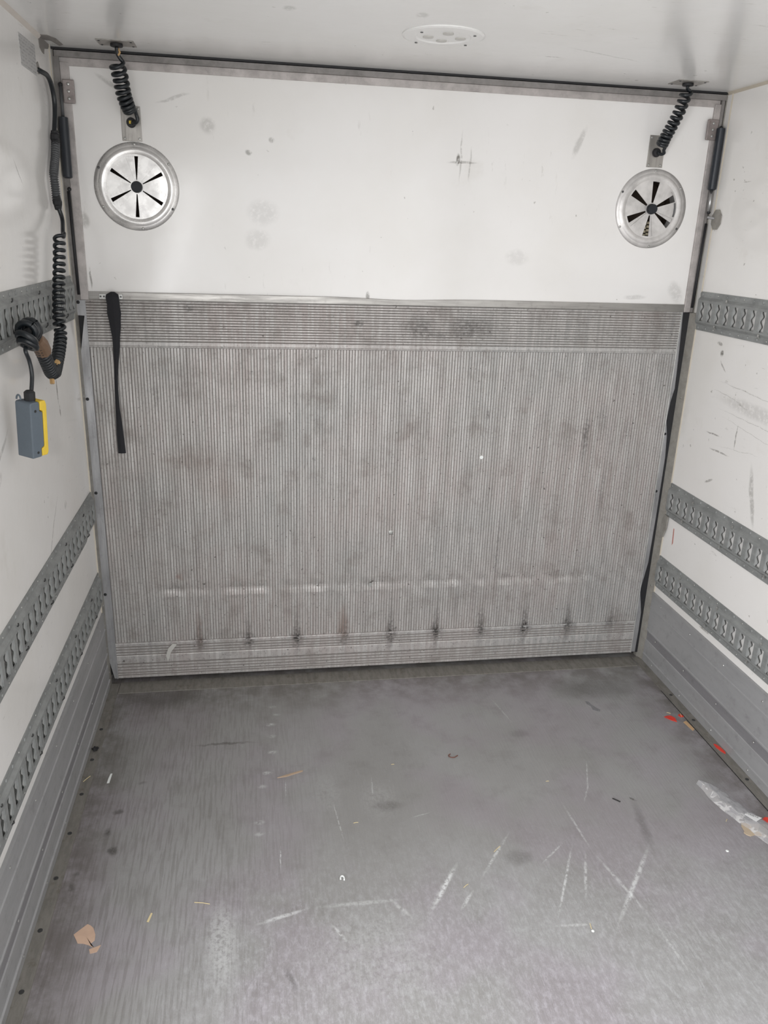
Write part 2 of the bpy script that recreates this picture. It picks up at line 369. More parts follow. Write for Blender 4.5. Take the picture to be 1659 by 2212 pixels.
def strip(pts, axis, ts, offs=None):
    """open profile swept through several stations"""
    bm = bmesh.new(); rows = []
    for j, t in enumerate(ts):
        row = []
        for i, p in enumerate(pts):
            d = offs(i, j) if offs else 0
            co = {'x': (t, p[0] + d, p[1]), 'y': (p[0] + d, t, p[1]), 'z': (p[0], p[1] + d, t)}[axis]
            row.append(bm.verts.new(co))
        rows.append(row)
    for j in range(len(ts) - 1):
        for i in range(len(pts) - 1):
            bm.faces.new((rows[j][i], rows[j][i + 1], rows[j + 1][i + 1], rows[j + 1][i]))
    return bm
def tube(bm, pts, r, seg=8, cap=True):
    pts = [Vector(p) for p in pts]
    rings = []; up = None
    for i, p in enumerate(pts):
        t = (pts[min(i + 1, len(pts) - 1)] - pts[max(i - 1, 0)]).normalized()
        if up is None:
            up = Vector((0, 0, 1)) if abs(t.z) < .9 else Vector((1, 0, 0))
        up = (up - t * up.dot(t)).normalized(); side = t.cross(up)
        rr = r(i / (len(pts) - 1)) if callable(r) else r
        rings.append([bm.verts.new(p + (up * math.cos(a) + side * math.sin(a)) * rr) for a in [2 * PI * q / seg for q in range(seg)]])
    for a, b in zip(rings, rings[1:]):
        for q in range(seg): bm.faces.new((a[q], a[(q + 1) % seg], b[(q + 1) % seg], b[q]))
    if cap:
        bm.faces.new(rings[0][::-1]); bm.faces.new(rings[-1])
    return bm
def spline(ctrl, n):
    P = [Vector(p) for p in ctrl]; P = [P[0] * 2 - P[1]] + P + [P[-1] * 2 - P[-2]]
    out = []
    segs = len(P) - 3
    for s_ in range(segs):
        p0, p1, p2, p3 = P[s_:s_ + 4]
        for j in range(n):
            t = j / n
            out.append(.5 * ((2 * p1) + (p2 - p0) * t + (2 * p0 - 5 * p1 + 4 * p2 - p3) * t * t + (3 * p1 - p0 - 3 * p2 + p3) * t ** 3))
    out.append(P[-2]); return out
def helix(path, R, turns, per=12, pitchf=lambda t: t, ph=0):
    """coil round a path; pitchf maps turn fraction to path fraction"""
    L = [0]
    for a, b in zip(path, path[1:]): L.append(L[-1] + (b - a).length)
    tot = L[-1]
    def at(s_):
        s_ = max(0, min(1, s_)) * tot
        i = 0
        while i < len(L) - 2 and L[i + 1] < s_: i += 1
        f_ = (s_ - L[i]) / max(1e-9, L[i + 1] - L[i])
        return path[i].lerp(path[i + 1], f_), (path[i + 1] - path[i]).normalized()
    out = []; up = Vector((1, 0, 0))
    n = int(turns * per)
    for q in range(n + 1):
        p, t = at(pitchf(q / n))
        up = (up - t * up.dot(t)).normalized(); s2 = t.cross(up)
        a = 2 * PI * turns * q / n + ph
        rr = R(q / n) if callable(R) else R
        out.append(p + (up * math.cos(a) + s2 * math.sin(a)) * rr)
    return out
def disc(bm, c, r, axis='y', h=.002, seg=12, dome=0):
    """short cylinder (or dome) standing on c along axis sign h"""
    ax = {'x': Vector((1, 0, 0)), 'y': Vector((0, 1, 0)), 'z': Vector((0, 0, 1))}[axis]
    u = Vector((0, 0, 1)) if axis != 'z' else Vector((1, 0, 0)); v = ax.cross(u); c = Vector(c)
    prof = [(r, 0), (r, h * .35), (r * .75, h * .8), (r * .35, h)] if dome else [(r, 0), (r, h)]
    rings = [[bm.verts.new(c + ax * hh + (u * math.cos(a) + v * math.sin(a)) * rr) for a in [2 * PI * q / seg for q in range(seg)]] for rr, hh in prof]
    for a, b in zip(rings, rings[1:]):
        for q in range(seg): bm.faces.new((a[q], a[(q + 1) % seg], b[(q + 1) % seg], b[q]))
    bm.faces.new(rings[-1]); bm.faces.new(rings[0][::-1])
    bmesh.ops.recalc_face_normals(bm, faces=bm.faces)
    return bm
def lathe(bm, c, prof, seg=64):
    """profile (radius, y offset) turned about the y axis through c"""
    c = Vector(c)
    rings = [[bm.verts.new(c + Vector((math.cos(a) * r, y, math.sin(a) * r))) for a in [2 * PI * q / seg for q in range(seg)]] for r, y in prof]
    for a, b in zip(rings, rings[1:]):
        for q in range(seg): bm.faces.new((a[q], b[q], b[(q + 1) % seg], a[(q + 1) % seg]))
    bmesh.ops.recalc_face_normals(bm, faces=bm.faces)
    return bm
def struct(name, bm, mat, **k_):
    return obj(name, bm, mat, kind='structure', **k_)

# ================================================================== the setting
floor = struct('floor', B(XL - .05, XR + .05, YF, .12, -.04, 0), 'floor')
ceiling = struct('ceiling', B(XL - .05, XR + .05, YF, .12, H, H + .05), 'grp_ceiling')
wall_left = struct('wall_left', prism([(YF, 0), (-2.9, 0), (-2.9, 1.95), (-1.93, 1.95), (-1.93, 0), (.12, 0), (.12, H), (YF, H)], 'x', XL - .05, XL), 'grp_left')   # with an assumed, unseen opening added behind the camera for the side light
wall_right = struct('wall_right', B(XR, XR + .05, YF, .12, 0, H), 'grp_right')
door_gap_backing = struct('door_gap_backing', B(XL - .05, XR + .05, .12, .14, -.04, H + .05), 'black')  # black sheet added behind the doors so their gaps read dark
struct('ground', B(-12, 12, -22, YF, -1.05, -1.0), 'concrete')
# sealant bead in the ceiling corners
struct('trim_1', prism([(XL, H), (XL + .008, H), (XL, H - .010)], 'y', YF, -.15), 'bead')
struct('trim_2', prism([(XR, H), (XR - .008, H), (XR, H - .008)], 'y', YF, -.005), 'bead2')
# sill plate and floor edge flanges
sill = struct('trim_3', B(XL + .04, XR - .045, -.075, -.002, 0, .003), 'floor_flange')
for nm, s_ in (('trim_4', -1), ('trim_5', 1)):
    x0 = s_ * 1.048; x1 = s_ * 1.012
    fl = struct(nm, B(min(x0, x1), max(x0, x1), YF, -.01, 0, .004), 'floor_flange')
    if s_ > 0: obj('edge_gap', B(1.0095, 1.0122, -2.9, -.26, 0, .0008), 'black', fl)
    bmx = bmesh.new(); disc(bmx, (s_ * 1.030, -.30, .004), .006, 'z', .0012, 10)
    sc0 = obj('screw', bmx, 'screw', fl)
    for q in range(1, 9): copy_obj(sc0, (0, -.165 * q, 0), fl)
# kick plates
prof = [(0, .006), (.033, .006), (.035, .010), (.038, .010), (.040, .006), (.098, .006), (.100, .003), (.139, .003), (.141, .009), (.146, .009), (.148, .006),
        (.237, .006), (.239, .009), (.243, .009), (.245, .006), (.298, .006), (.3, .009), (.307, .009), (.308, 0)]
for nm, s_ in (('baseboard_left', -1), ('baseboard_right', 1)):
    ys = [-.035 - q * .05 for q in range(38 if s_ < 0 else 59)]
    kp = struct(nm, strip([(s_ * (1.05 - d), z) for z, d in prof], 'y', ys, lambda i, j: 0), 'kick')
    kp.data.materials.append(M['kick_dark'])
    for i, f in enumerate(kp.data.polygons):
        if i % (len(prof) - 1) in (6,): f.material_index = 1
    bmx = bmesh.new(); disc(bmx, (s_ * 1.044, -.11, .275), .0035, 'x', -s_ * .002, 8, 1)
    r0 = obj('rivet', bmx, 'rivet', kp)
    for q in range(0, 7):
        for dz in (0, -.15, -.255):
            if q or dz: copy_obj(r0, (0, -.22 * q, dz), kp)
# rear frame: jambs, header, seal
for nm, s_ in (('trim_6', -1), ('trim_7', 1)):
    y1 = .02 if s_ > 0 else .0
    X = lambda d: s_ * (1.05 - d)
    jb = struct(nm, prism([(X(0), -.036), (X(.0045), -.036), (X(.0045 if s_ < 0 else .0055), -.033), (X(.0155 if s_ > 0 else .006), y1 - .018 if s_ > 0 else y1), (X(.0155 if s_ > 0 else .006), y1 + .006), (X(0), y1 + .006)], 'z', 0, 1.382), 'jamb')
    obj('upper_flange', prism([(X(0), -.007), (X(.004), -.007), (X(.004), .03), (X(0), .03)], 'z', 1.382, H), 'jamb', jb)
    obj('edge_bead', prism([(X(0), -.0395 if s_ > 0 else -.0375), (X(.003), -.036), (X(0), -.036)], 'z', .31, H), 'bead2', jb)
    bmx = bmesh.new(); disc(bmx, (X(.0045 if s_ < 0 else .0085), -.02, .06), .004, 'x', -s_ * .002, 8, 1)
    r0 = obj('rivet', bmx, 'rivet', jb)
    for dz in (.10, .19, .27, .66, 1.02): copy_obj(r0, (0, 0, dz), jb)
    if s_ > 0:
        obj('bent_tab', prism([(-.036, .635), (-.062, .632), (-.060, .585), (-.045, .545), (-.025, .535), (-.02, .60)], 'x', 1.041, 1.045), 'jamb', jb)
    else:
        pass
hd = struct('trim_8', prism([(-.012, H), (-.012, H - .006), (.03, H - .006), (.03, H)], 'x', XL, XR), 'black')

# ================================================================== upper door
VC = [(-.838, 1.720), (.836, 1.719)]
ZB, ZT = 1.384, 2.072
door1 = bpy.data.objects.new('door_1', None); C.objects.link(door1); door1.location = (0, 0, ZB); door1['kind'] = 'structure'
bm = bmesh.new()
def loop(pts):
    v = [bm.verts.new(p) for p in pts]
    for i in range(len(v)): bm.edges.new((v[i], v[(i + 1) % len(v)]))
    return v
loop([(-1.035, 0, ZB), (1.03, 0, ZB), (1.03, 0, ZT), (-1.035, 0, ZT)])
for cx, cz in VC: loop([(cx + .0935 * math.cos(a), 0, cz + .0935 * math.sin(a)) for a in [2 * PI * q / 40 for q in range(40)]])
bmesh.ops.triangle_fill(bm, use_beauty=True, edges=bm.edges)
g = bmesh.ops.extrude_face_region(bm, geom=list(bm.faces))
bmesh.ops.translate(bm, verts=[v for v in g['geom'] if isinstance(v, bmesh.types.BMVert)], vec=(0, .045, 0))
bmesh.ops.recalc_face_normals(bm, faces=bm.faces)
obj('panel', bm, 'grp_back', door1)
# perimeter rails: outer grey step + inner light strip
obj('outer_rail', B(-1.043, 1.043, -.012, .02, 2.058, 2.074), 'alu_grey', door1)
obj('inner_rail', B(-1.028, 1.028, -.005, .004, 2.037, 2.058), 'alu_trim', door1, bevel=.001)
obj('outer_rail', B(-1.046, -1.031, -.010, .02, ZB, 2.058), 'alu_grey', door1)
obj('inner_rail', B(-1.031, -1.006, -.006, .004, ZB, 2.046), 'alu_trim', door1, bevel=.001)
obj('outer_rail', B(1.031, 1.041, -.010, .02, ZB, 2.058), 'alu_grey', door1)
obj('inner_rail', B(1.010, 1.031, -.009, .004, ZB, 2.046), 'alu_trim', door1, bevel=.001)
bm = bmesh.new()
xs = [-1.006 + 2.016 * q / 48 for q in range(49)]
def sag(x): return -.006 * math.exp(-((x - .0) / .14) ** 2)
def bow(x): return -.002 - .006 * math.exp(-((x + .55) / .3) ** 2)
rows = []
for x in xs:
    zt = 1.409 + sag(x); y = -.004 + bow(x)
    rows.append([bm.verts.new(p) for p in ((x, .0, zt + .001), (x, y, zt), (x, y - .001, 1.388), (x, y + .001, 1.384), (x, .01, 1.384))])
for a, b in zip(rows, rows[1:]):
    for q in range(4): bm.faces.new((a[q], a[q + 1], b[q + 1], b[q]))
bmesh.ops.recalc_face_normals(bm, faces=bm.faces)
obj('bottom_rail', bm, 'alu_rail', door1, label='dented aluminium bottom rail')
for s_, xa, xb in ((-1, -1.026, -.994), (1, .989, 1.027)):
    hb = obj('hinge_bracket', B(xa, xb, -.017, -.009, 1.938, 2.0), 'hinge', door1, bevel=.002)
    for dz in (.012, .031, .05):
        bmx = bmesh.new(); disc(bmx, ((xa + xb) / 2, -.017, 1.938 + dz), .0045, 'y', -.003, 10, 1)
        obj('bolt', bmx, 'rivet', hb)

# ================================================================== lower ribbed door (tail lift platform)
door2 = bpy.data.objects.new('door_2', None); C.objects.link(door2); door2.location = (0, 0, .02); door2['kind'] = 'structure'
JX = [-1.018] + [-.896 + .1793 * i for i in range(11)] + [1.004]
zs = [.168, .25, .30, .33, .345, .358, .366, .374, .385, .40, .43, .6, .8, 1.0, 1.236]
def crease(i_seed, x, z):
    if -.86 < x < .80:
        a = math.exp(-((z - .372) / .016) ** 2)
        h = .5 + .5 * math.sin(x * 43 + 1.3) * math.sin(x * 17.7)
        return .0055 * a * h - .002 * math.exp(-((z - .35) / .012) ** 2) * h
    return 0
for a, b in zip(JX, JX[1:]):
    n = max(3, round((b - a) / .0099)); p = (b - a) / n
    pts = []
    for i in range(n):
        x = a + i * p
        gw = .0016 if i else .0022
        pts += [(x + .0002, .0026), (x + gw, .0024), (x + gw + .0007, 0), (x + p - .0008, 0)]
    pts.append((b - .0002, .0026))
    bm = bmesh.new(); rows = []
    for z in zs:
        rows.append([bm.verts.new((x, y + crease(0, x, z) + (.0004 * math.sin(z * 90 + x * 700) if 0 < z < 9 else 0), z)) for x, y in pts])
    for r0_, r1_ in zip(rows, rows[1:]):
        for i in range(len(pts) - 1):
            f = bm.faces.new((r0_[i], r0_[i + 1], r1_[i + 1], r1_[i]))
            f.material_index = 1 if i % 4 == 0 else 0
    o = obj('ribbed_plank', bm, 'rib', door2); o.data.materials.append(M['groove'])
# top plank: horizontal ribs, then a smooth band
bm = bmesh.new(); pts = []
z = 1.384; n = 15; p = (1.384 - 1.256) / n
for i in range(n):
    zz = 1.256 + i * p
    pts += [(zz + .0003, .0030), (zz + .0020, .0028), (zz + .0030, -.0015), (zz + p - .001, -.0015)]
pts = [(1.236, .004), (1.237, -.002), (1.241, -.003), (1.243, -.001), (1.254, -.001)] + pts + [(1.386, .003)]
nx = 40
rows = [[bm.verts.new((-1.018 + 2.022 * q / nx, y, zz)) for zz, y in pts] for q in range(nx + 1)]
for a, b in zip(rows, rows[1:]):
    for i in range(len(pts) - 1):
        f = bm.faces.new((a[i], a[i + 1], b[i + 1], b[i]))
        if i >= 5 and (i - 5) % 4 == 0: f.material_index = 1
bmesh.ops.recalc_face_normals(bm, faces=bm.faces)
o = obj('top_plank', bm, 'rib', door2); o.data.materials.append(M['groove'])
# bottom plank
bm = bmesh.new()
pts = [(.168, .003), (.1675, -.005), (.163, -.006), (.161, -.002)]
for zz in (.150, .139, .128, .117): pts += [(zz + .002, -.002), (zz + .0008, .001), (zz - .0008, .001), (zz - .002, -.002)]
pts += [(.112, -.004), (.084, -.004)]
for zz in (.079, .067, .055, .043, .034): pts += [(zz + .002, -.002), (zz + .0008, .001), (zz - .0008, .001), (zz - .002, -.002)]
pts += [(.022, -.002), (.021, .02)]
rows = [[bm.verts.new((-1.018 + 2.022 * q / nx, y, zz)) for zz, y in pts] for q in range(nx + 1)]
for a, b in zip(rows, rows[1:]):
    for i in range(len(pts) - 1):
        f = bm.faces.new((a[i], a[i + 1], b[i + 1], b[i]))
        if i > 3 and pts[i][1] == .001: f.material_index = 1
bmesh.ops.recalc_face_normals(bm, faces=bm.faces)
o = obj('bottom_plank', bm, 'rib', door2); o.data.materials.append(M['groove'])
# side rails with their bolts
sl = obj('side_rail', prism([(-1.046, .10), (-1.046, 1.215), (-1.024, 1.335), (-1.046, 1.336), (-1.046, 1.383), (-1.018, 1.383), (-1.018, .022), (-1.031, .022), (-1.038, .06)], 'y', -.003, .03), 'side_rail', door2)
obj('edge_lip', B(-1.0215, -1.0185, -.0065, -.003, .022, 1.336), 'side_rail', sl)
for z in (1.376, 1.068, .745, .365):
    bmx = bmesh.new(); disc(bmx, (-1.040 if z > 1.3 else -1.038, -.003, z), .0055, 'y', -.0018, 10, 1); obj('bolt', bmx, 'black', sl)
sr = obj('side_rail', B(1.004, 1.030, .002, .03, .022, 1.384), 'side_rail', door2)
obj('edge_lip', B(1.004, 1.008, -.004, .002, .022, 1.384), 'lip', sr)
for z in (.94, .715):
    bmx = bmesh.new(); disc(bmx, (1.014, .002, z), .005, 'y', -.0018, 10, 1); obj('bolt', bmx, 'black', sr)
# ragged rubber seal on the right
seal = [(1.013, 1.382), (1.046, 1.382), (1.046, .022), (1.027, .022), (1.029, .12), (1.028, .2), (1.010, .30), (1.026, .42), (1.029, .6), (1.029, .85), (1.023, .93), (1.012, .99), (1.016, 1.06), (1.025, 1.11), (1.022, 1.2)]
obj('rubber_seal', prism(seal, 'y', -.002, .02), 'black', door2)
obj('rubber_seal', B(-1.045, -1.024, .012, .03, .03, 1.34), 'black', door2)
bm = bmesh.new(); disc(bm, (-.013, 0, .574), .009, 'y', -.003, 16, 1); rv = obj('coach_bolt', bm, 'rivet', door2)
bm = bmesh.new(); box(bm, -.089, -.079, -.006, .0, .362, .375); obj('torn_burr', bm, 'rivet', door2)
bm = bmesh.new(); disc(bm, (.311, 0, .857), .007, 'y', -.0015, 7); obj('paint_fleck', bm, 'white_plastic', door2)
bm = prism([(-.835, .085), (-.822, .125), (-.800, .155), (-.815, .158), (-.832, .14), (-.842, .11)], 'y', -.007, -.004)
obj('tape_scrap', bm, 'lamp_lens', door2)

# ================================================================== round vents
def vent(cx, cz, rotor, mat, label, ph):
    t = thing('round_vent', label, 'vent', (cx, 0, cz), 'round butterfly vents on the upper door')
    bm = bmesh.new()
    lathe(bm, (cx, 0, cz), [(.1255, 0), (.1255, -.0018), (.1135, -.0022), (.111, -.0035), (.106, -.0070), (.100, -.0070), (.094, -.0042), (.090, -.003)])
    obj('flange_ring', bm, mat, t, smooth=True)
    def plate(name, y, phase, half, rmax, m, th):
        bm = bmesh.new()
        angs = []
        for s_ in range(6):
            c0 = phase + s_ * 60
            angs += [(c0 - half + 2 * half * q / 4, True) for q in range(4)]
            rest = 60 - 2 * half
            angs += [(c0 + half + rest * q / 6, False) for q in range(6)]
        rs = [.010, .020, .0865, rmax]
        N = len(angs)
        ring = [[bm.verts.new((cx + r * math.cos(math.radians(a)), y, cz + r * math.sin(math.radians(a)))) for a, _ in angs] for r in rs]
        for q in range(N):
            for k2 in range(3):
                if k2 == 1 and angs[q][1]: continue
                bm.faces.new((ring[k2][q], ring[k2 + 1][q], ring[k2 + 1][(q + 1) % N], ring[k2][(q + 1) % N]))
        g = bmesh.ops.extrude_face_region(bm, geom=list(bm.faces))
        bmesh.ops.translate(bm, verts=[v for v in g['geom'] if isinstance(v, bmesh.types.BMVert)], vec=(0, th, 0))
        bmesh.ops.recalc_face_normals(bm, faces=bm.faces)
        return obj(name, bm, m, t)
    plate('face_plate', -.0035, ph, 12, .0925, mat, .0012)
    plate('shutter', -.0012, ph + rotor, 12.5, .0905, mat, .001)
    bm = bmesh.new(); disc(bm, (cx, -.004, cz), .0172, 'y', -.016, 24)
    for v in bm.verts:
        if v.co.y < -.015: v.co.x = cx + (v.co.x - cx) * .9; v.co.z = cz + (v.co.z - cz) * .9
    obj('knob', bm, 'knob', t, bevel=.0015)
    bm = bmesh.new(); lathe(bm, (cx, 0, cz), [(.0935, .001), (.0935, .085), (.0, .085)], 40)
    duct = obj('duct', bm, 'brown', t)
    for q in range(6):
        a = math.radians(32 + 60 * q + (-2 if q % 2 else 3))
        bmx = bmesh.new(); disc(bmx, (cx + .119 * math.cos(a), -.002, cz + .119 * math.sin(a)), .0038, 'y', -.0028, 10, 1)
        obj('rivet', bmx, 'screw' if q in (2, 5) else 'rivet', t)
    return t, duct
v1, d1 = vent(-.838, 1.720, -17, 'stainless', 'shiny round vent with nearly closed blades at the left of the upper door', 96)
v2, d2 = vent(.836, 1.719, -9, 'stainless_dull', 'dull round vent with open dark slots at the right of the upper door', 89)
for q in range(4):
    for r_ in range(2):
        obj('grille_pane', B(.834 + r_ * .011, .843 + r_ * .011, .03, .032, 1.632 + q * .012 + r_ * .004, 1.640 + q * .012 + r_ * .004), 'cream', v2)
# long adjusting slot on the right vent
bm = bmesh.new(); tube(bm, [(.836 + .085 * math.cos(a), -.0037, 1.719 + .085 * math.sin(a)) for a in [math.radians(-15 + 30 * q / 8) for q in range(9)]], .0030, 8); obj('stop_slot', bm, 'screw', v2)

# ================================================================== cable plates and coiled cables
def cable_plate(x0, x1, z0, z1, label, gx, gz, core):
    t = thing('cable_plate', label, 'plate', ((x0 + x1) / 2, 0, z0), 'metal cable plates above the vents')
    obj('plate', B(x0, x1, -.002, 0, z0, z1), 'plate', t, bevel=.0008)
    for x in (x0 + .007, x1 - .007):
        for z in (z0 + .007, z1 - .007):
            bmx = bmesh.new(); disc(bmx, (x, -.002, z), .0035, 'y', -.002, 10, 1); obj('screw', bmx, 'rivet', t)
    bm = bmesh.new(); lathe(bm, (gx, 0, gz), [(.005, -.014), (.012, -.013), (.014, -.008), (.014, -.002)], 24)
    bm.faces.new([v for v in bm.verts if abs(v.co.y + .014) < 1e-5 and (v.co - Vector((gx, -.014, gz))).length < .006][:])
    gr = obj('grommet', bm, 'black', t, smooth=False)
    if core:
        bmx = bmesh.new(); box(bmx, gx - .005, gx + .003, -.016, -.0142, gz - .004, gz + .004); obj('yellow_wire', bmx, 'yellow_core', gr)
    return t
cable_plate(-.871, -.814, 1.847, 1.942, 'narrow metal plate above the left vent, where the coiled cable enters', -.842, 1.897, True)
cable_plate(.800, .856, 1.848, 1.945, 'narrow metal plate above the right vent, where the coiled cable enters', .828, 1.893, False)
def ceiling_plate(xa, xb, label, gx):
    t = thing('ceiling_plate', label, 'plate', ((xa + xb) / 2, -.12, H), 'flat cable plates on the ceiling')
    obj('plate', B(xa, xb, -.158, -.085, H - .002, H), 'plate', t, bevel=.0008)
    for x in (xa + .008, xb - .008):
        for y in (-.148, -.095):
            bmx = bmesh.new(); disc(bmx, (x, y, H - .002), .0035, 'z', -.002, 10, 1); obj('screw', bmx, 'screw', t)
    bmx = bmesh.new(); disc(bmx, (gx, -.12, H - .002), .017, 'z', -.008, 20); obj('grommet', bmx, 'black', t, bevel=.002)
ceiling_plate(-.903, -.803, 'flat cable plate on the ceiling at the left end', -.853)
ceiling_plate(.796, .894, 'flat cable plate on the ceiling at the right end', .845)
def coil_cable(label, top, mid, bot, out, R, turns, pf, r=.0036):
    t = thing('coiled_cable', label, 'cable', top, 'coiled cables between ceiling and vents')
    path = spline(mid, 10)
    hx = helix(path, R, turns, 14, pf)
    pts = spline([top, Vector(top).lerp(hx[0], .5) + Vector((-.006, 0, 0)), hx[0]], 5)[:-1] + hx + spline([hx[-1]] + bot, 6)[1:]
    bm = bmesh.new(); tube(bm, pts, r, 8)
    obj('coil', bm, 'black_gloss', t, smooth=True)
    return t
c1 = coil_cable('black coiled cable hanging above the left vent', (-.853, -.12, H - .009),
    [(-.858, -.105, 2.035), (-.853, -.085, 2.0), (-.850, -.07, 1.965), (-.844, -.058, 1.94), (-.839, -.045, 1.924)],
    [(-.822, -.036, 1.915), (-.820, -.034, 1.902), (-.828, -.028, 1.894), (-.837, -.018, 1.896)], 0, lambda t: .0185 - .004 * t * t, 10, lambda t: 1 - (1 - t) ** 1.55, .0056)
bm = bmesh.new(); tube(bm, [(-.850, -.118, H - .012), (-.846, -.117, H - .022), (-.851, -.116, H - .03)], .003, 6)
obj('tan_core', bm, 'tape_tan', c1)
coil_cable('black coiled cable hanging above the right vent', (.845, -.12, H - .009),
    [(.850, -.11, 2.058), (.849, -.10, 2.035), (.845, -.085, 2.0), (.836, -.070, 1.965), (.828, -.055, 1.935), (.825, -.042, 1.912)],
    [(.838, -.034, 1.898), (.842, -.03, 1.890), (.836, -.022, 1.887), (.828, -.014, 1.893)], 0, .0150, 12, lambda t: 1 - (1 - t) ** 1.4, .0054)

# ================================================================== gas struts
def strut(label, p_top, p_a, p_b, p_bot, flip):
    t = thing('gas_strut', label, 'strut', p_bot, 'gas struts beside the upper door')
    bm = bmesh.new()
    if flip:       # thin rod on top, cylinder below
        tube(bm, [p_top, p_a], .0045, 10); obj('rod', bm, 'sleeve', t, smooth=True)
    else:
        tube(bm, [p_b, p_bot], .0055, 10); obj('rod', bm, 'rod', t, smooth=True)
    bm = bmesh.new(); A_, B_ = Vector(p_a if flip else p_top), Vector(p_b)
    pts = [A_.lerp(B_, f_) for f_ in (0, .01, .02, .97, .985, 1)]
    tube(bm, pts, lambda f_: .0135 if .1 < f_ < .9 else .0095, 28); obj('cylinder', bm, 'strut_body', t)
    for p_ in (p_top, p_bot):
        bm = bmesh.new(); bmesh.ops.create_uvsphere(bm, u_segments=12, v_segments=8, radius=.0062)
        bmesh.ops.translate(bm, verts=bm.verts, vec=p_); obj('ball_joint', bm, 'black', t, smooth=True)
    return t
strut('black gas strut beside the left edge of the upper door', (-1.031, -.02, 1.985), (-1.030, -.025, 1.900), (-1.030, -.035, 1.735), (-1.030, -.03, 1.705), True)
s2 = strut('black gas strut beside the right edge of the upper door', (1.034, -.022, 1.975), None, (1.032, -.026, 1.785), (1.033, -.028, 1.715), False)
octo = [(-.058 + .030 * math.cos(a), 1.692 + .034 * math.sin(a)) for a in [PI / 8 + 2 * PI * q / 8 for q in range(8)]]
obj('wall_bracket', prism(octo, 'x', 1.046, 1.050), 'jamb', s2)
bm = bmesh.new(); tube(bm, [(1.027, -.035, 1.70), (1.047, -.045, 1.697)], .005, 8); obj('pin', bm, 'rod', s2)
# dark tension rods going down beside the door edge
for s_, x, lab in ((-1, -1.035, 'thin dark closing rod below the left gas strut'), (1, 1.036, 'thin dark closing rod below the right gas strut')):
    bm = bmesh.new(); tube(bm, [(x, -.018, 1.70 if s_ < 0 else 1.68), (x - s_ * .001, -.016, 1.55), (x - s_ * .002, -.014, 1.40)], .0045, 8)
    tag(centre(obj('closing_rod', bm, 'black', None, smooth=True)), lab, 'rod', 'closing rods beside the upper door')

